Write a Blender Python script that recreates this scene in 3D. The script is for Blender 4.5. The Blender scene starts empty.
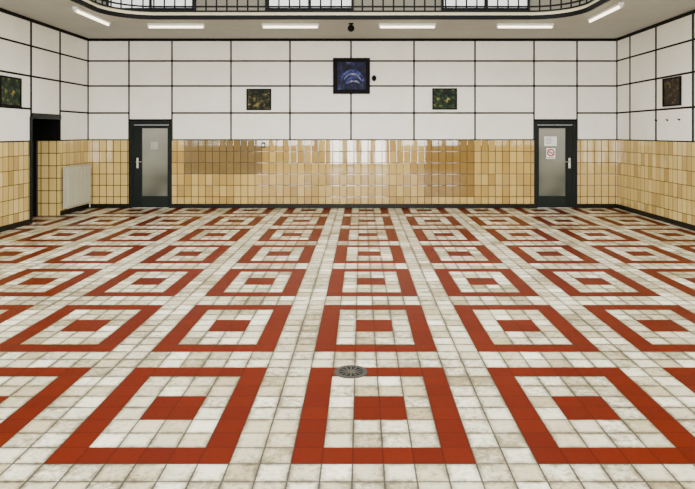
import bpy, bmesh, math, random
from mathutils import Vector, Matrix
random.seed(4)
S=bpy.context.scene
COL=S.collection
H=1.75; F=603.0; VX=361.0; VY=133.0
s=75/H; D=F/s
def bx(p): return (p-VX)/s
def bz(p): return H+(VY-p)/s
XL=bx(88); XR=bx(617); CE=3.95
T=0.1636; X0=-0.372; Y0=3.19

# ---------------------------------------------------------------- materials
class NT:
    def __init__(self,name):
        self.m=bpy.data.materials.new(name); self.m.use_nodes=True
        self.t=self.m.node_tree; self.n=self.t.nodes; self.l=self.t.links
        self.b=self.n['Principled BSDF']
    def put(self,sock,v):
        if isinstance(v,bpy.types.NodeSocket): self.l.new(v,sock)
        elif isinstance(v,(tuple,list)) and len(v)==3 and sock.type=='RGBA': sock.default_value=(*v,1)
        else: sock.default_value=v
    def math(self,op,a,b=None,c=None):
        n=self.n.new('ShaderNodeMath'); n.operation=op
        self.put(n.inputs[0],a)
        if b is not None: self.put(n.inputs[1],b)
        if c is not None: self.put(n.inputs[2],c)
        return n.outputs[0]
    def coord(self):
        n=self.n.new('ShaderNodeTexCoord'); return n.outputs['Object']
    def sep(self,v):
        n=self.n.new('ShaderNodeSeparateXYZ'); self.l.new(v,n.inputs[0]); return n.outputs
    def comb(self,x,y,z=0.0):
        n=self.n.new('ShaderNodeCombineXYZ'); self.put(n.inputs[0],x); self.put(n.inputs[1],y); self.put(n.inputs[2],z); return n.outputs[0]
    def noise(self,vec,scale,detail=3,rough=0.6):
        n=self.n.new('ShaderNodeTexNoise'); self.l.new(vec,n.inputs['Vector'])
        n.inputs['Scale'].default_value=scale; n.inputs['Detail'].default_value=detail; n.inputs['Roughness'].default_value=rough
        return n.outputs['Fac']
    def white(self,vec):
        n=self.n.new('ShaderNodeTexWhiteNoise'); n.noise_dimensions='3D'; self.l.new(vec,n.inputs['Vector']); return n.outputs['Value']
    def mix(self,f,a,b,mode='MIX'):
        n=self.n.new('ShaderNodeMix'); n.data_type='RGBA'; n.blend_type=mode; n.clamp_factor=True
        self.put(n.inputs[0],f); self.put(n.inputs[6],a); self.put(n.inputs[7],b); return n.outputs[2]
    def ramp(self,f,lo,hi):
        n=self.n.new('ShaderNodeMapRange'); self.put(n.inputs[0],f); n.inputs[1].default_value=lo; n.inputs[2].default_value=hi
        return n.outputs[0]
    def bump(self,h,st=0.3,d=0.003):
        n=self.n.new('ShaderNodeBump'); n.inputs['Strength'].default_value=st; n.inputs['Distance'].default_value=d
        self.l.new(h,n.inputs['Height']); self.l.new(n.outputs[0],self.b.inputs['Normal'])
    def rnd(self,f,a,b):
        n=self.n.new('ShaderNodeMapRange'); self.put(n.inputs[0],f); n.inputs[3].default_value=a; n.inputs[4].default_value=b
        return n.outputs[0]

def simple(name,c,rough=0.5,metal=0.0,var=0.12,scale=8,emit=0,spec=0.5):
    k=NT(name); v=k.noise(k.coord(),scale,4)
    col=k.mix(k.ramp(v,0.3,0.7),tuple(x*(1-var) for x in c),tuple(min(1,x*(1+var)) for x in c))
    k.put(k.b.inputs['Base Color'],col); k.b.inputs['Specular IOR Level'].default_value=spec
    k.b.inputs['Roughness'].default_value=rough; k.b.inputs['Metallic'].default_value=metal
    if emit:
        k.b.inputs['Emission Color'].default_value=(*c,1); k.b.inputs['Emission Strength'].default_value=emit
    return k.m

def floor_mat():
    k=NT('floor_tiles'); co=k.coord(); X,Y,Z=k.sep(co)
    u=k.math('DIVIDE',k.math('SUBTRACT',X,X0),T); v=k.math('DIVIDE',k.math('SUBTRACT',Y,Y0),T)
    iu=k.math('FLOOR',u); iv=k.math('FLOOR',v); fu=k.math('FRACT',u); fv=k.math('FRACT',v)
    mu=k.math('FLOORED_MODULO',iu,8.0); mv=k.math('FLOORED_MODULO',iv,10.0)
    du=k.math('ABSOLUTE',k.math('SUBTRACT',mu,2.5)); dv=k.math('ABSOLUTE',k.math('SUBTRACT',mv,3.5))
    inside=k.math('MULTIPLY',k.math('LESS_THAN',du,3.0),k.math('LESS_THAN',dv,4.0))
    ring=k.math('MAXIMUM',k.math('GREATER_THAN',du,2.0),k.math('GREATER_THAN',dv,3.0))
    cen=k.math('MULTIPLY',k.math('LESS_THAN',du,1.0),k.math('LESS_THAN',dv,1.0))
    red=k.math('MULTIPLY',inside,k.math('MAXIMUM',ring,cen))
    eu=k.math('MINIMUM',fu,k.math('SUBTRACT',1.0,fu)); ev=k.math('MINIMUM',fv,k.math('SUBTRACT',1.0,fv))
    e=k.math('MINIMUM',eu,ev)
    wob=k.math('MULTIPLY',k.math('SUBTRACT',k.noise(co,60,2),0.5),0.035)
    e2=k.math('ADD',e,wob)
    grout=k.math('SUBTRACT',1.0,k.ramp(e2,0.020,0.038))
    r=k.white(k.comb(iu,iv,1.0)); r2=k.white(k.comb(iu,iv,7.0)); r3=k.white(k.comb(iu,iv,4.0))
    wc=k.mix(r,(0.47,0.43,0.28),(0.86,0.83,0.64))
    wc=k.mix(k.math('MULTIPLY',k.math('GREATER_THAN',r2,0.78),0.6),wc,(0.38,0.295,0.14))
    fine=k.noise(co,26,9,0.85)
    mid=k.math('SUBTRACT',1.0,k.ramp(k.math('ABSOLUTE',k.math('ADD',X,0.8)),0.5,5.0))
    dirt=k.math('MULTIPLY_ADD',mid,0.03,k.noise(co,1.3,6,0.75))
    tv=k.math('ADD',k.math('ADD',fine,k.math('MULTIPLY',k.math('SUBTRACT',r3,0.5),0.16)),k.math('MULTIPLY',k.math('SUBTRACT',dirt,0.5),0.7))
    wc=k.mix(k.math('MULTIPLY',k.ramp(tv,0.44,0.62),0.62),wc,(0.23,0.195,0.095))
    wc=k.mix(k.math('MULTIPLY',k.ramp(tv,0.555,0.66),0.65),wc,(0.12,0.09,0.036))
    ed=k.math('SUBTRACT',1.0,k.ramp(k.math('ADD',e,k.math('MULTIPLY',k.math('SUBTRACT',k.noise(co,30,4,0.7),0.5),0.25)),0.0,0.20))
    edge=k.math('MULTIPLY',ed,k.ramp(k.math('ADD',k.math('MULTIPLY',dirt,0.6),k.math('MULTIPLY',k.noise(co,4.5,5,0.75),0.5)),0.42,0.60))
    wc=k.mix(k.math('MULTIPLY',edge,0.95),wc,(0.06,0.042,0.015))
    rc=k.mix(r,(0.075,0.0056,0.0002),(0.092,0.0075,0.0003))
    rc=k.mix(k.math('MULTIPLY',k.ramp(fine,0.5,0.7),0.4),rc,(0.050,0.005,0.0004))
    col=k.mix(red,wc,rc)
    gc=k.mix(red,(0.022,0.016,0.006),(0.036,0.004,0.0003))
    col=k.mix(k.math('MULTIPLY',grout,k.math('MULTIPLY_ADD',red,-0.37,0.97)),col,gc)
    k.put(k.b.inputs['Base Color'],col)
    k.put(k.b.inputs['Roughness'],k.rnd(fine,0.22,0.5))
    k.put(k.b.inputs['Specular IOR Level'],k.math('MULTIPLY_ADD',red,-0.36,0.40))
    k.bump(k.math('ADD',k.math('MULTIPLY',k.ramp(e2,0.0,0.05),k.math('MULTIPLY_ADD',red,-0.6,1.0)),k.math('MULTIPLY',r,0.3)),0.45,0.002)
    return k.m

TH=1.587/6; TW=0.165
def wtile_mat(axis,patches=()):
    k=NT('wall_tiles_'+axis); co=k.coord(); X,Y,Z=k.sep(co)
    a=X if axis=='x' else Y
    u=k.math('DIVIDE',a,TW); v=k.math('DIVIDE',Z,TH)
    iu=k.math('FLOOR',u); iv=k.math('FLOOR',v); fu=k.math('FRACT',u); fv=k.math('FRACT',v)
    eu=k.math('MINIMUM',fu,k.math('SUBTRACT',1.0,fu)); ev=k.math('MULTIPLY',k.math('MINIMUM',fv,k.math('SUBTRACT',1.0,fv)),1.6)
    e=k.math('MINIMUM',eu,ev)
    grout=k.math('SUBTRACT',1.0,k.ramp(e,0.04,0.07) if axis=='x' else k.ramp(e,0.030,0.055))
    r=k.white(k.comb(iu,iv,3.0)); r2=k.white(k.comb(iu,iv,9.0)); rcx=k.white(k.comb(iu,0.0,17.0))
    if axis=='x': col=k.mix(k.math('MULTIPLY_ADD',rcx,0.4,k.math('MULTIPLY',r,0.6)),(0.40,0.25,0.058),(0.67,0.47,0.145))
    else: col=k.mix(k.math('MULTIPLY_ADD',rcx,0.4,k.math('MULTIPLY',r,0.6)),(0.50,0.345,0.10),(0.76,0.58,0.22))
    col=k.mix(k.math('MULTIPLY',k.math('GREATER_THAN',r2,0.85),0.5),col,(0.31,0.175,0.042))
    if axis=='x':
        sb=k.math('MAXIMUM',k.math('LESS_THAN',X,bx(150)),k.math('GREATER_THAN',X,bx(555)))
        col=k.mix(k.math('MULTIPLY',sb,0.5),col,(0.75,0.57,0.22))
        cx=k.math('MULTIPLY',k.math('ADD',iu,0.5),TW)
        for (x0,x1,z0,f_,c) in patches:
            q=k.math('MULTIPLY',k.math('MULTIPLY',k.math('GREATER_THAN',cx,x0),k.math('LESS_THAN',cx,x1)),k.math('GREATER_THAN',Z,z0))
            col=k.mix(k.math('MULTIPLY',q,f_),col,k.mix(r,c,tuple(x*1.15 for x in c)))
    n=k.noise(co,6,4)
    col=k.mix(k.math('MULTIPLY',k.ramp(n,0.4,0.7),0.12),col,(0.38,0.22,0.05))
    col=k.mix(k.math('MULTIPLY',grout,0.93),col,(0.045,0.026,0.008))
    k.put(k.b.inputs['Base Color'],col)
    k.b.inputs['Roughness'].default_value=0.03
    k.b.inputs['Specular IOR Level'].default_value=0.55
    r5=k.white(k.comb(iu,iv,21.0))
    tilt=k.math('ADD',k.math('MULTIPLY',fu,k.math('SUBTRACT',r,0.5)),k.math('MULTIPLY',fv,k.math('SUBTRACT',r5,0.5)))
    k.bump(k.math('ADD',k.ramp(e,0.0,0.07),k.math('MULTIPLY',tilt,0.35)),0.25,0.003)
    return k.m

def panel_mat():
    k=NT('white_wall_panel'); co=k.coord()
    a=k.noise(co,1.3,5); b=k.noise(co,25,3)
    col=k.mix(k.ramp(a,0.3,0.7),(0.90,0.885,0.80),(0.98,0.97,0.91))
    col=k.mix(k.math('MULTIPLY',k.ramp(b,0.5,0.8),0.25),col,(0.76,0.73,0.60))
    k.put(k.b.inputs['Base Color'],col); k.b.inputs['Roughness'].default_value=0.45
    return k.m

M_floor=floor_mat()
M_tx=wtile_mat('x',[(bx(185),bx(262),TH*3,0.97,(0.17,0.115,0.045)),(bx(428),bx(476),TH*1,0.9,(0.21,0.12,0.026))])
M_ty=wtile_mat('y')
M_panel=panel_mat()
M_black=simple('black_joint',(0.002,0.002,0.002),0.6,spec=0.1)
M_base=simple('black_skirting',(0.004,0.0035,0.003),0.4,spec=0.2)
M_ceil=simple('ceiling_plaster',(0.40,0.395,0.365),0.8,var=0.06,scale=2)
M_cream=simple('cream_paint',(0.42,0.38,0.24),0.5,var=0.06)
M_green=simple('dark_green_paint',(0.002,0.005,0.0045),0.4,spec=0.2)
M_greenl=simple('dark_green_panel',(0.005,0.010,0.008),0.4,spec=0.2)
M_metal=simple('brushed_metal',(0.6,0.58,0.54),0.35,1.0)
M_iron=simple('cast_iron',(0.030,0.027,0.020),0.55,0.3,var=0.4,scale=40,spec=0.3)
M_grate=simple('worn_iron_grate',(0.055,0.05,0.038),0.5,0.3,var=0.4,scale=50,spec=0.3)
M_irond=simple('drain_dark',(0.003,0.0025,0.002),0.6,spec=0.1)
M_rad=simple('radiator_enamel',(0.46,0.44,0.32),0.4,var=0.05)
M_white=simple('white_plastic',(0.8,0.8,0.78),0.4,var=0.03)
M_paper=simple('paper',(0.85,0.85,0.84),0.7,var=0.04)
M_slip=simple('faded_paper',(0.42,0.40,0.33),0.7,var=0.06)
M_ink=simple('grey_ink',(0.12,0.12,0.14),0.8)
M_redp=simple('red_print',(0.4,0.004,0.004),0.5)
M_bulb=simple('lit_tube',(1.0,0.90,0.65),0.4,emit=5)
M_upper=simple('gallery_wall_paint',(0.13,0.12,0.085),0.7,var=0.08)
M_pane=simple('gallery_pane',(0.72,0.76,0.74),0.2,var=0.1,scale=1.2,emit=0.3)  # panes given a faint glow in place of daylight behind them
M_rear=simple('rear_wall_paint',(0.50,0.45,0.35),0.7,var=0.08)

def frosted():
    k=NT('frosted_glass'); co=k.coord(); X,Y,Z=k.sep(co)
    n=k.noise(co,1.1,1); f=k.noise(co,70,2)
    c=k.mix(k.ramp(n,0.36,0.64),(0.060,0.065,0.052),(0.17,0.175,0.14))
    c=k.mix(k.math('MULTIPLY',k.ramp(Z,0.7,1.8),0.65),c,(0.33,0.34,0.28))  # upper pane lightened in its colour, standing in for reflected light
    k.put(k.b.inputs['Base Color'],c); k.b.inputs['Roughness'].default_value=0.14
    k.bump(f,0.12,0.002); return k.m
M_glass=frosted()
def art(name,cols,scale,seed,lo=0.36,hi=0.68):
    k=NT(name); co=k.coord()
    mp=k.n.new('ShaderNodeMapping'); k.l.new(co,mp.inputs[0]); mp.inputs['Location'].default_value=(seed,seed*2,seed*.7)
    n=k.noise(mp.outputs[0],scale,7,0.75)
    r=k.n.new('ShaderNodeValToRGB'); k.l.new(n,r.inputs[0])
    el=r.color_ramp.elements
    el[0].position=lo; el[0].color=(*cols[0],1); el[1].position=hi; el[1].color=(*cols[-1],1)
    for i,c in enumerate(cols[1:-1]):
        e=el.new(lo+(hi-lo)*(i+1)/(len(cols)-1)); e.color=(*c,1)
    k.put(k.b.inputs['Base Color'],r.outputs[0]); k.b.inputs['Roughness'].default_value=0.5; k.b.inputs['Specular IOR Level'].default_value=0.15
    return k.m
A_blue=art('blue_art',[(0.002,0.002,0.006),(0.004,0.006,0.030),(0.014,0.018,0.09),(0.10,0.11,0.24)],6,2,0.40,0.70)
A_green=art('olive_art',[(0.002,0.003,0.002),(0.012,0.018,0.006),(0.060,0.048,0.012),(0.32,0.26,0.10)],9,5,0.42,0.65)
A_dark=art('dark_art',[(0.002,0.004,0.003),(0.005,0.022,0.011),(0.030,0.048,0.014),(0.34,0.27,0.05)],8,9,0.42,0.65)
A_brown=art('brown_art',[(0.003,0.002,0.001),(0.015,0.007,0.003),(0.05,0.028,0.008),(0.25,0.19,0.08)],10,12,0.42,0.66)

# ---------------------------------------------------------------- geometry helpers
def addbox(bm,x0,x1,y0,y1,z0,z1,mi=0,bev=0):
    r=bmesh.ops.create_cube(bm,size=1)
    vs=r['verts']
    for v in vs:
        v.co=Vector(((x0+x1)/2+v.co.x*(x1-x0),(y0+y1)/2+v.co.y*(y1-y0),(z0+z1)/2+v.co.z*(z1-z0)))
    fs={f for v in vs for f in v.link_faces}
    for f in fs: f.material_index=mi
    if bev:
        es={e for v in vs for e in v.link_edges}
        o=bmesh.ops.bevel(bm,geom=list(es),offset=bev,segments=2,affect='EDGES',profile=0.6)
        for f in o['faces']: f.material_index=mi
def addcyl(bm,p,r,depth,axis='z',seg=24,mi=0,r2=None):
    rot={'z':Matrix(),'x':Matrix.Rotation(math.pi/2,4,'Y'),'y':Matrix.Rotation(math.pi/2,4,'X')}[axis]
    o=bmesh.ops.create_cone(bm,cap_ends=True,segments=seg,radius1=r,radius2=r if r2 is None else r2,depth=depth,matrix=Matrix.Translation(p)@rot)
    for f in {f for v in o['verts'] for f in v.link_faces}: f.material_index=mi
def addsph(bm,p,r,mi=0,sc=(1,1,1)):
    o=bmesh.ops.create_uvsphere(bm,u_segments=20,v_segments=12,radius=r,matrix=Matrix.Translation(p)@Matrix.Diagonal((*sc,1)))
    for f in {f for v in o['verts'] for f in v.link_faces}: f.material_index=mi; f.smooth=True
def obj(name,bm,mats,parent=None,loc=(0,0,0),**kw):
    me=bpy.data.meshes.new(name); bm.normal_update(); bm.to_mesh(me); bm.free()
    for m in mats: me.materials.append(m)
    o=bpy.data.objects.new(name,me); COL.objects.link(o); o.location=loc
    if parent: o.parent=parent
    for a,b in kw.items(): o[a]=b
    return o
def empty(name,loc,rz=0,**kw):
    o=bpy.data.objects.new(name,None); o.empty_display_size=0.1; COL.objects.link(o); o.location=loc; o.rotation_euler=(0,0,rz)
    for a,b in kw.items(): o[a]=b
    return o
def box(name,dims,mat,parent=None,bev=0,loc=(0,0,0),**kw):
    bm=bmesh.new(); addbox(bm,*dims,0,bev); return obj(name,bm,[mat],parent,loc,**kw)

# ---------------------------------------------------------------- setting
B=-3.0
box('floor',(XL-0.7,XR+0.25,B-0.2,D+0.25,-0.2,0),M_floor,kind='structure',label='red and cream patterned ceramic tile floor of the hall',category='floor')

ZR=[1.587,bz(113),bz(86),bz(61),bz(40)]
G=0.020
DT=2.03
dl=(bx(129),bx(172)); dr=(bx(534),bx(577))
bm=bmesh.new()
segs=[(XL,dl[0]),(dl[1],dr[0]),(dr[1],XR)]
for a,b in segs:
    addbox(bm,a,b,D+0.0,D+0.25,ZR[0]-0.004,DT,0)
    addbox(bm,a,b,D+0.03,D+0.25,0,ZR[0]-0.004,0)
    addbox(bm,a,b,D,D+0.03,0.0,ZR[0]-0.004,2)
addbox(bm,XL,XR,D+0.0,D+0.25,DT,4.16,0)
addbox(bm,XL,XR,D+0.03,D+0.25,4.16,7.0,0)
cols=[88,129,172,231,290,351,414,475,534,577,617]
for i in range(len(cols)-1):
    a,b=bx(cols[i])+G,bx(cols[i+1])-G
    for j in range(4):
        z0,z1=ZR[j]+G,ZR[j+1]-G
        if cols[i] in (129,534):
            if j==0: continue
            if j==1: z0=DT+0.045
        addbox(bm,a,b,D-0.003,D+0.01,z0,z1,1,0.001)
addbox(bm,XL,XR,D+0.0,D+0.03,4.16,7.0,3)
obj('wall_back',bm,[M_black,M_panel,M_tx,M_upper],kind='structure',label='hall wall of white panels above glazed ochre tiles',category='wall')

def ydepth(px,X): return F*abs(X)/abs(VX-px)
GY=0.040
# left wall with recessed doorway
o0,o1=ydepth(31,XL),ydepth(60,XL); RD=XL-0.5
bm=bmesh.new()
for a,b in ((B,o0),(o1,D)):
    addbox(bm,XL-0.70,XL-0.03,a,b,0,DT+0.03,0)
    addbox(bm,XL-0.03,XL,a,b,0,ZR[0]-0.004,2)
addbox(bm,XL-0.70,XL-0.0,B,D+0.25,DT+0.03,CE+0.2,0)
for a,b in ((B,o0),(o1,D)): addbox(bm,XL-0.03,XL,a,b,ZR[0]-0.004,DT+0.03,0)
addbox(bm,XL-0.50,XL-0.001,o1-0.012,o1+0.0,0,ZR[0],3)
yl=[D,o1,o0]
y=o0
while y>B: y-=1.3; yl.append(y)
for i in range(len(yl)-1):
    a,b=yl[i+1]+GY,yl[i]-GY
    for j in range(4):
        z0=ZR[j]+G
        if i==1:
            if j==0: continue
            if j==1: z0=DT+0.11
        addbox(bm,XL-0.01,XL+0.003,a,b,z0,ZR[j+1]-G,1,0.001)
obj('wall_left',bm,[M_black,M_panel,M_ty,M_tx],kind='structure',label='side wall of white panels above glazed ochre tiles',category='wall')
# right wall
bm=bmesh.new()
addbox(bm,XR+0.03,XR+0.25,B,D+0.25,0,CE+0.2,0)
addbox(bm,XR,XR+0.03,B,D,0,ZR[0]-0.004,2)
addbox(bm,XR,XR+0.03,B,D,ZR[0]-0.004,CE,0)
yl=[D]+[ydepth(p,XR) for p in (630,656,693)]
y=yl[-1]
while y>B: y-=1.33; yl.append(y)
for i in range(len(yl)-1):
    for j in range(4):
        addbox(bm,XR-0.003,XR+0.01,yl[i+1]+GY,yl[i]-GY,ZR[j]+G,ZR[j+1]-G,1,0.001)
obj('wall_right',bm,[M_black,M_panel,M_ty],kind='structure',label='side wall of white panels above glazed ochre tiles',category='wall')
# unseen window wall behind the viewer, added to darken and shape reflections
bm=bmesh.new()
ops=[(-5.4,-2.4,1.1,3.3),(-1.6,1.3,0.0,2.5),(2.1,5.0,1.1,3.3)]
xs=XL-0.7
for (a,b,z0,z1) in ops:
    addbox(bm,xs,a,B-0.2,B,0,4.15)
    if z0>0: addbox(bm,a,b,B-0.2,B,0,z0)
    addbox(bm,a,b,B-0.2,B,z1,4.15)
    n=4
    for i in range(1,n): 
        x=a+(b-a)*i/n; addbox(bm,x-0.12,x+0.12,B-0.14,B-0.06,z0,z1,1)
    addbox(bm,a,b,B-0.14,B-0.06,(z0+z1)/2+0.2,(z0+z1)/2+0.37,1)
    xs=b
addbox(bm,xs,XR+0.25,B-0.2,B,0,4.15)
obj('wall_front',bm,[M_rear,M_black],kind='structure',label='unseen end wall with mullioned openings, added to shape reflections',category='wall')

# baseboards and cornice trims
bm=bmesh.new()
for a,b in segs: addbox(bm,a,b,D-0.025,D,0,0.10,0,0.004)
obj('baseboard_back',bm,[M_base],kind='structure',label='black ceramic skirting along the tiled wall',category='baseboard')
bm=bmesh.new()
for a,b in ((B,o0-0.06),(o1,D-0.025)): addbox(bm,XL,XL+0.025,a,b,0,0.10,0,0.004)
obj('baseboard_left',bm,[M_base],kind='structure',label='black ceramic skirting along the side wall',category='baseboard')
box('baseboard_right',(XR-0.025,XR,B,D-0.025,0,0.10),M_base,bev=0.004,kind='structure',label='black ceramic skirting along the side wall',category='baseboard')
bm=bmesh.new()
addbox(bm,XL,XR,D-0.04,D-0.0,ZR[4]-0.03,CE,0)
addbox(bm,XL,XL+0.04,B,D-0.04,ZR[4]-0.03,CE,0)
addbox(bm,XR-0.04,XR,B,D-0.04,ZR[4]-0.03,CE,0)
obj('trim_1',bm,[M_black],kind='structure',label='black cornice strip where panels meet the ceiling',category='trim')

# ceiling: U-shaped gallery soffit with rounded opening
xl,xr,yf,R=-4.78,4.10,11.60,0.85
def path(off=0.0,n=12):
    a=[]; l,r,f=xl+off,xr-off,yf-off; q=R-off
    a.append((l,B)); 
    for i in range(n+1):
        t=math.pi-math.pi/2*i/n; a.append((l+q+q*math.cos(t),f-q+q*math.sin(t)))
    for i in range(n+1):
        t=math.pi/2-math.pi/2*i/n; a.append((r-q+q*math.cos(t),f-q+q*math.sin(t)))
    a.append((r,B)); return a
def band(bm,off0,off1,z0,z1,mi=0):
    A=path(off0); C=path(off1); rings=[]
    for (p,q) in zip(A,C):
        rings.append([bm.verts.new((p[0],p[1],z0)),bm.verts.new((q[0],q[1],z0)),bm.verts.new((q[0],q[1],z1)),bm.verts.new((p[0],p[1],z1))])
    for a,b in zip(rings[:-1],rings[1:]):
        for i in range(4):
            f=bm.faces.new((a[i],a[(i+1)%4],b[(i+1)%4],b[i])); f.material_index=mi
    bm.faces.new(rings[0]); bm.faces.new(rings[-1][::-1])
bm=bmesh.new()
P=path(0)
poly=[(XL,B)]+P+[(XR,B),(XR,D),(XL,D)]
vs=[bm.verts.new((x,y,CE)) for x,y in poly]
f=bm.faces.new(vs)
g=bmesh.ops.extrude_face_region(bm,geom=[f])
for v in g['geom']:
    if isinstance(v,bmesh.types.BMVert): v.co.z+=0.15
bmesh.ops.triangulate(bm,faces=[f for f in bm.faces if len(f.verts)>4])
bmesh.ops.recalc_face_normals(bm,faces=bm.faces)
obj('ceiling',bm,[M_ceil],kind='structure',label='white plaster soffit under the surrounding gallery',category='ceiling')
bm=bmesh.new()
band(bm,0.0,0.04,CE-0.02,CE+0.06,0)
band(bm,0.0,0.025,CE+0.06,CE+0.12,1)
band(bm,0.0,0.04,CE+0.12,CE+0.15,0)
bmesh.ops.recalc_face_normals(bm,faces=bm.faces)
obj('trim_2',bm,[M_black,M_cream],kind='structure',label='black and cream fascia around the gallery opening',category='trim')

# gallery railing
L=(0,yf,CE+0.15)
rail=empty('gallery_railing',L,label='dark metal gallery railing with thin balusters and rounded corners',category='railing')
def local(bm,loc):
    for v in bm.verts: v.co-=Vector(loc)
bm=bmesh.new(); band(bm,0.0,0.05,CE+1.05,CE+1.10); bmesh.ops.recalc_face_normals(bm,faces=bm.faces); local(bm,L)
obj('handrail',bm,[M_black],rail)
bm=bmesh.new(); band(bm,0.01,0.04,CE+0.21,CE+0.24); bmesh.ops.recalc_face_normals(bm,faces=bm.faces); local(bm,L)
obj('bottom_rail',bm,[M_black],rail)
P=path(0.025); pts=[]
seg=0.0; step=0.20; nxt=0.0
for (a,b) in zip(P[:-1],P[1:]):
    d=math.dist(a,b); 
    while nxt<=seg+d:
        t=(nxt-seg)/d; pts.append((a[0]+(b[0]-a[0])*t,a[1]+(b[1]-a[1])*t)); nxt+=step
    seg+=d
pts=[p for p in pts if p[1]>9.8][:98]
bm=bmesh.new(); addcyl(bm,(0,0,0.45),0.016,0.9,seg=8)
b0=None
for p in pts:
    if b0 is None:
        b0=obj('baluster',bm,[M_black],rail); o=b0
    else:
        o=b0.copy(); COL.objects.link(o); o.parent=rail
    o.location=(p[0],p[1]-yf,0.0)

# gallery windows on upper back wall
for i,xc in enumerate([-4.9,-1.2,2.9]):
    w=empty('window_%d'%(i+1),(xc,D,4.60),kind='structure',label='wide gallery window with dark frame and pale panes',category='window')
    bm=bmesh.new()
    for x in (-1.0,0,1.0): addbox(bm,x-0.03,x+0.03,-0.05,-0.001,0,1.6,0)
    for z in (0,1.54): addbox(bm,-1.03,1.03,-0.06,-0.001,z,z+0.06,0)
    obj('frame',bm,[M_black],w)
    bm=bmesh.new()
    addbox(bm,-0.98,0.98,-0.02,-0.002,0.03,1.56,0)
    obj('pane',bm,[M_pane],w)

# ---------------------------------------------------------------- doors
def door(name,a,b,gl,gr,hx,hside,lab):
    w=b-a; e=empty(name,(a,D,0),kind='structure',label=lab,category='door')
    bm=bmesh.new(); fw=0.07
    addbox(bm,0.0,fw,-0.03,0.14,0,DT,0,0.005); addbox(bm,w-fw,w,-0.03,0.14,0,DT,0,0.005); addbox(bm,fw,w-fw,-0.03,0.14,DT-0.09,DT,0,0.005)
    obj('door_frame',bm,[M_green],e)
    lx0,lx1=fw+0.005,w-fw-0.005; lz=DT-0.095
    g0,g1,z0,z1=gl-a,gr-a,0.28,1.86
    bm=bmesh.new()
    addbox(bm,lx0,g0,0.0,0.05,0.01,lz,0,0.004); addbox(bm,g1,lx1,0.0,0.05,0.01,lz,0,0.004)
    addbox(bm,g0,g1,0.0,0.05,z1,lz,0,0.004); addbox(bm,g0,g1,0.0,0.05,0.01,z0,1,0.004)
    obj('leaf',bm,[M_green,M_greenl],e)
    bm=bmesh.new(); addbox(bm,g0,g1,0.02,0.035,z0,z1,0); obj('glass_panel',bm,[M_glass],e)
    bm=bmesh.new(); h=hx-a
    addbox(bm,h-0.022,h+0.022,-0.01,0.001,0.93,1.17,0,0.004)
    addcyl(bm,(h,-0.03,1.08),0.011,0.05,'y',12)
    addcyl(bm,(h+hside*0.05,-0.05,1.08),0.011,0.13,'x',12)
    addcyl(bm,(h,-0.012,0.98),0.012,0.012,'y',12)
    obj('handle',bm,[M_metal],e,label='metal lever handle with back plate')
    return e
door('door_1',dl[0],dl[1],bx(142),bx(167.5),bx(137.5),1,'dark green door with a tall frosted glass panel')
door('door_2',dr[0],dr[1],bx(539),bx(565.5),bx(569.5),-1,'dark green door with frosted glass and posted notices')
e=empty('door_3',(RD,(o0+o1)/2,0),kind='structure',label='dark door set deep in a tiled recess',category='door')
hw=(o1-o0)/2-0.014
bm=bmesh.new(); addbox(bm,-0.06,0.04,-hw,-hw+0.07,0,DT+0.02,0,0.004); addbox(bm,-0.06,0.04,hw-0.07,hw,0,DT+0.02,0,0.004); addbox(bm,-0.06,0.04,-hw+0.07,hw-0.07,DT-0.06,DT+0.02,0,0.004)
obj('door_frame',bm,[M_green],e)
bm=bmesh.new(); addbox(bm,-0.05,-0.005,-hw+0.075,hw-0.075,0.01,DT-0.065,0,0.004); addbox(bm,-0.005,0.005,-hw+0.2,hw-0.2,1.1,1.8,0,0.004);addbox(bm,-0.005,0.005,-hw+0.2,hw-0.2,0.2,0.9,0,0.004)
obj('leaf',bm,[M_greenl],e)
bm=bmesh.new(); addcyl(bm,(0.03,-hw+0.13,1.05),0.011,0.06,'x',12); addcyl(bm,(0.055,-hw+0.18,1.05),0.011,0.13,'y',12)
obj('handle',bm,[M_metal],e)
bm=bmesh.new()
addbox(bm,XL-0.03,XL+0.03,o0-0.06,o0+0.002,0,DT+0.03,0,0.004)
addbox(bm,XL+0.0,XL+0.03,o0+0.002,o1,DT+0.0,DT+0.09,0,0.004)
obj('trim_3',bm,[M_green],kind='structure',label='dark green casing around the recessed doorway',category='trim')

# ---------------------------------------------------------------- notices
def notice(x0,x1,z0,z1,lab):
    e=empty('paper_notice',((x0+x1)/2,D+0.018,z0),label=lab,category='notice')
    w=(x1-x0)/2; h=z1-z0
    box('sheet',(-w,w,-0.004,0,0,h),M_paper,e)
    bm=bmesh.new(); n=5
    for i in range(n):
        z=h*(0.84-0.15*i); ww=w*random.uniform(0.45,0.8)
        addbox(bm,-w*0.8,-w*0.8+ww*2*0.95,-0.0055,-0.0042,z-0.005,z+0.005)
    obj('print',bm,[M_ink],e)
notice(bx(544.5),bx(557),bz(146),bz(136.5),'white printed paper sheet taped to the door glass')
e=empty('no_smoking_sign',(bx(551),D+0.018,bz(153.5)),label='white no smoking sign with red ring on door glass',category='sign')
box('plate',(-0.105,0.105,-0.006,0,-0.125,0.125),M_paper,e,bev=0.002)
bm=bmesh.new(); ring=[]
for i in range(36):
    t=2*math.pi*i/36; ring.append([bm.verts.new((r*math.cos(t),y,0.02+r*math.sin(t))) for r,y in ((0.060,-0.009),(0.09,-0.009),(0.09,-0.0062),(0.060,-0.0062))])
for i in range(36):
    a,b=ring[i],ring[(i+1)%36]
    for j in range(4): bm.faces.new((a[j],a[(j+1)%4],b[(j+1)%4],b[j]))
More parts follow.
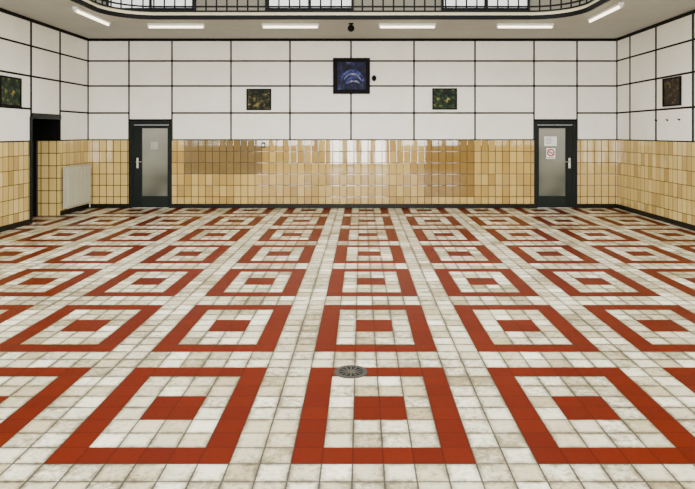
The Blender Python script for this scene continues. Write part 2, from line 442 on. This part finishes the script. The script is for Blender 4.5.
bmesh.ops.create_cube(bm,size=1,matrix=Matrix.Translation((0,0,0.02))@Matrix.Rotation(math.radians(45),4,'Y')@Matrix.Translation((0,-0.0095,0))@Matrix.Diagonal((0.15,0.003,0.02,1)))
bmesh.ops.recalc_face_normals(bm,faces=bm.faces)
obj('prohibition_ring',bm,[M_redp],e)
bm=bmesh.new(); addbox(bm,-0.045,0.046,-0.0078,-0.0062,0.012,0.028)
obj('cigarette',bm,[M_ink],e)
box('caption_line',(-0.08,0.08,-0.0078,-0.0062,-0.105,-0.09),M_ink,e)
e=empty('paper_notice',(bx(154),D+0.018,bz(149)),label='small faded paper slip taped to the door glass',category='notice')
box('sheet',(-0.08,0.08,-0.004,0,0,0.16),M_slip,e)
bm=bmesh.new()
for i in range(4): addbox(bm,-0.06,0.03+0.005*i,-0.0055,-0.0042,0.12-i*0.03,0.126-i*0.03)
obj('print',bm,[M_ink],e)

# ---------------------------------------------------------------- pictures
def picture(loc,rz,w,h,mat,lab,fr=0.035):
    e=empty('wall_picture',loc,rz,label=lab,category='picture')
    bm=bmesh.new(); W,Hh=w/2,h/2
    addbox(bm,-W,W,-0.035,0,Hh-fr,Hh,0,0.004); addbox(bm,-W,W,-0.035,0,-Hh,-Hh+fr,0,0.004)
    addbox(bm,-W,-W+fr,-0.035,0,-Hh+fr,Hh-fr,0,0.004); addbox(bm,W-fr,W,-0.035,0,-Hh+fr,Hh-fr,0,0.004)
    obj('picture_frame',bm,[M_black],e)
    box('artwork',(-W+fr,W-fr,-0.02,-0.001,-Hh+fr,Hh-fr),mat,e)
    return e
yb=D-0.004
p=picture((bx(351.5),yb,bz(76)),0,bx(370)-bx(333),bz(58)-bz(94),A_blue,'large black-framed picture with deep blue and pale curved shapes',0.10)
def arcs(name,specs,mat,yy):
    bm=bmesh.new()
    for rx,rz_,xx,zz,th,t0,t1 in specs:
        prev=None
        for i in range(21):
            t=math.radians(t0+(t1-t0)*i/20); tt=th*(0.3+0.7*math.sin(math.pi*i/20))
            a=[bm.verts.new((xx+(rx+q)*math.cos(t),yy,zz+(rz_+q)*math.sin(t))) for q in (0,tt)]
            if prev: bm.faces.new((prev[0],prev[1],a[1],a[0]))
            prev=a
    obj(name,bm,[mat],p)
M_ab=art('violet_blue_paint',[(0.006,0.010,0.055),(0.018,0.028,0.15),(0.05,0.065,0.25),(0.18,0.19,0.34)],12,3,0.4,0.66)
M_ap=art('pale_grey_blue_paint',[(0.04,0.05,0.12),(0.11,0.13,0.25),(0.22,0.24,0.36),(0.45,0.47,0.54)],16,7,0.4,0.64)
arcs('painted_arcs',[(0.27,0.30,0.02,-0.24,0.09,20,160),(0.20,0.16,0.08,-0.22,0.07,20,170)],M_ab,-0.0212)
arcs('painted_highlight',[(0.22,0.24,0.02,-0.22,0.045,30,150),(0.13,0.06,0.05,-0.20,0.05,10,170)],M_ap,-0.0218)
picture((bx(259),yb,bz(99.5)),0,0.58,0.50,A_green,'small dark abstract picture in olive and brown tones',0.03)
picture((bx(444.5),yb,bz(99)),0,0.58,0.50,A_dark,'small dark picture with green and gold tones',0.03)
picture((XL+0.004,10.93,2.50),math.pi/2,0.66,0.54,A_dark,'small dark green picture hung on the side wall')
a_,b_=ydepth(664,XR),ydepth(682,XR)
picture((XR-0.004,(a_+b_)/2,2.54),-math.pi/2,a_-b_,0.55,A_brown,'small dark brown picture hung on the side wall')

# ---------------------------------------------------------------- radiator
W=0.56
e=empty('radiator',(XL+0.10,13.33,0.14),math.pi/2,label='cream enamelled panel radiator below the panels beside the doorway',category='radiator')
bm=bmesh.new(); hh=0.90
addbox(bm,-W,W,-0.045,-0.02,0.0,hh,0,0.008); addbox(bm,-W,W,0.02,0.045,0.0,hh,0,0.008)
n=16
for i in range(n):
    x=-W+0.05+(2*W-0.10)*i/(n-1); addbox(bm,x-0.018,x+0.018,-0.062,-0.043,0.04,hh-0.04,0,0.006)
addbox(bm,-W,-W+0.01,-0.02,0.02,0.02,hh); addbox(bm,W-0.01,W,-0.02,0.02,0.02,hh)
obj('body',bm,[M_rad],e)
bm=bmesh.new(); addbox(bm,-W+0.01,W-0.01,-0.02,0.02,hh-0.01,hh)
obj('top_grille',bm,[M_rad],e)
bm=bmesh.new(); addcyl(bm,(W+0.03,0,hh-0.08),0.012,0.06,'x',12); addcyl(bm,(W+0.05,0,hh-0.08),0.024,0.06,'y',16)
addcyl(bm,(W+0.05,0,(hh-0.2)/2),0.009,hh,'z',12)
obj('valve',bm,[M_white],e)
for x in (-W+0.15,W-0.15): box('wall_bracket',(x-0.015,x+0.015,0.045,0.098,0.1,hh-0.1),M_rad,e)

# ---------------------------------------------------------------- fluorescent lamps
pos=[(-3.72,12.14,0,1),(-1.42,12.14,0,1),(0.93,12.14,0,1),(3.30,12.14,0,1),(-4.98,11.2,math.pi/2,1.25),(4.38,10.85,math.pi/2,1.25)]
first=None
for i,(x,y,rz,sc) in enumerate(pos):
    L_=empty('fluorescent_lamp',(x,y,CE),rz,label='white batten fluorescent lamp with lit tube under the soffit',category='ceiling lamp',group='fluorescent lamps on the soffit')
    L_.scale=(sc,1,1)
    if first is None:
        b1=bmesh.new(); addbox(b1,-0.57,0.57,-0.045,0.045,-0.045,0,0,0.006)
        for q in (-0.555,0.555): addbox(b1,q-0.012,q+0.012,-0.02,0.02,-0.09,-0.045,0,0.003)
        b2=bmesh.new(); addcyl(b2,(0,0,-0.07),0.019,1.08,'x',16)
        first=(obj('housing',b1,[M_white],L_),obj('tube',b2,[M_bulb],L_))
    else:
        for h_ in first:
            c=h_.copy(); COL.objects.link(c); c.parent=L_

# ---------------------------------------------------------------- small fittings
e=empty('hanging_speaker',(-0.2,12.1,CE),label='small black ball-shaped fitting hung from the soffit',category='speaker')
bm=bmesh.new(); addcyl(bm,(0,0,-0.01),0.05,0.02); addcyl(bm,(0,0,-0.03),0.012,0.05); obj('mount',bm,[M_black],e)
bm=bmesh.new(); addsph(bm,(0,0,-0.10),0.07); obj('ball',bm,[M_black],e)
e=empty('wall_camera',(bx(374),D-0.003,bz(79)),label='small black round fitting on the white panel beside picture',category='camera')
bm=bmesh.new(); addcyl(bm,(0,-0.01,0),0.04,0.02,'y'); addcyl(bm,(0,-0.04,0),0.012,0.06,'y'); obj('mount',bm,[M_black],e)
bm=bmesh.new(); addsph(bm,(0,-0.09,0.01),0.055,sc=(1,1,1.3)); obj('ball',bm,[M_black],e)
e=empty('wall_switch',(bx(263.5),D,bz(145)),label='small dark switch box on the ochre tiles',category='switch')
box('back_box',(-0.045,0.045,-0.03,0,-0.06,0.06),M_greenl,e,bev=0.006)
box('rocker',(-0.025,0.025,-0.038,-0.03,-0.03,0.03),M_white,e,bev=0.003)
for px in (657,668,680):
    e=empty('wall_hook',(XR-0.003,ydepth(px,XR),2.0),-math.pi/2,label='tiny dark screw hook in the white wall panel',category='hook',group='screw hooks in the white panel')
    bm=bmesh.new(); addcyl(bm,(0,-0.006,0),0.018,0.012,'y',12); addcyl(bm,(0,-0.02,0),0.009,0.03,'y',8); addcyl(bm,(0,-0.035,0.012),0.009,0.03,'z',8)
    obj('screw',bm,[M_black],e)

# floor drain
e=empty('floor_drain',(-0.0735,4.42,0),label='round cast-metal drain cover set in the tiled floor',category='drain')
bm=bmesh.new(); rr=[]
for i in range(48):
    t=2*math.pi*i/48; rr.append([bm.verts.new((r*math.cos(t),r*math.sin(t),z)) for r,z in ((0.085,0.0),(0.088,0.004),(0.118,0.004),(0.125,0.0))])
for i in range(48):
    a,b=rr[i],rr[(i+1)%48]
    for j in range(3): f=bm.faces.new((a[j],a[j+1],b[j+1],b[j])); 
bmesh.ops.recalc_face_normals(bm,faces=bm.faces)
obj('rim',bm,[M_iron],e)
bm=bmesh.new(); addcyl(bm,(0,0,0.001),0.085,0.002,seg=40,mi=1)
addcyl(bm,(0,0,0.002),0.03,0.004,seg=20,mi=0)
for i in range(12):
    t=2*math.pi*i/12
    bmesh.ops.create_cube(bm,size=1,matrix=Matrix.Rotation(t,4,'Z')@Matrix.Translation((0.052,0,0.0025))@Matrix.Diagonal((0.06,0.010,0.003,1)))
obj('grate',bm,[M_grate,M_irond],e)

# ---------------------------------------------------------------- light
w=bpy.data.worlds.new('World'); S.world=w; w.use_nodes=True
w.node_tree.nodes['Background'].inputs[0].default_value=(1.0,0.985,0.95,1); w.node_tree.nodes['Background'].inputs[1].default_value=2.2
def area(loc,rot,sx,sy,p,c=(1,1,1)):
    l=bpy.data.lights.new('area','AREA'); l.shape='RECTANGLE'; l.size=sx; l.size_y=sy; l.energy=p; l.color=c
    o=bpy.data.objects.new('added_daylight',l); COL.objects.link(o); o.location=loc; o.rotation_euler=rot  # unseen area lamps added for daylight from above and the rear openings
area((-0.3,5.5,6.8),(0,0,0),8,11,1300,(1,0.985,0.94))
area((-0.15,B-0.3,1.3),(math.radians(90),0,0),2.9,2.3,1000,(1,0.99,0.96))
area((-3.9,B-0.3,2.2),(math.radians(90),0,0),3,2.2,480,(1,0.99,0.96))
area((3.55,B-0.3,2.2),(math.radians(90),0,0),3,2.2,480,(1,0.99,0.96))

cam=bpy.data.cameras.new('Camera'); c=bpy.data.objects.new('Camera',cam); COL.objects.link(c)
c.location=(0,0,H); c.rotation_euler=(math.pi/2,0,0)
cam.lens=36*F/695; cam.sensor_width=36; cam.sensor_fit='HORIZONTAL'
cam.shift_x=-(VX-347.5)/695; cam.shift_y=-(244.5-VY)/695
S.camera=c
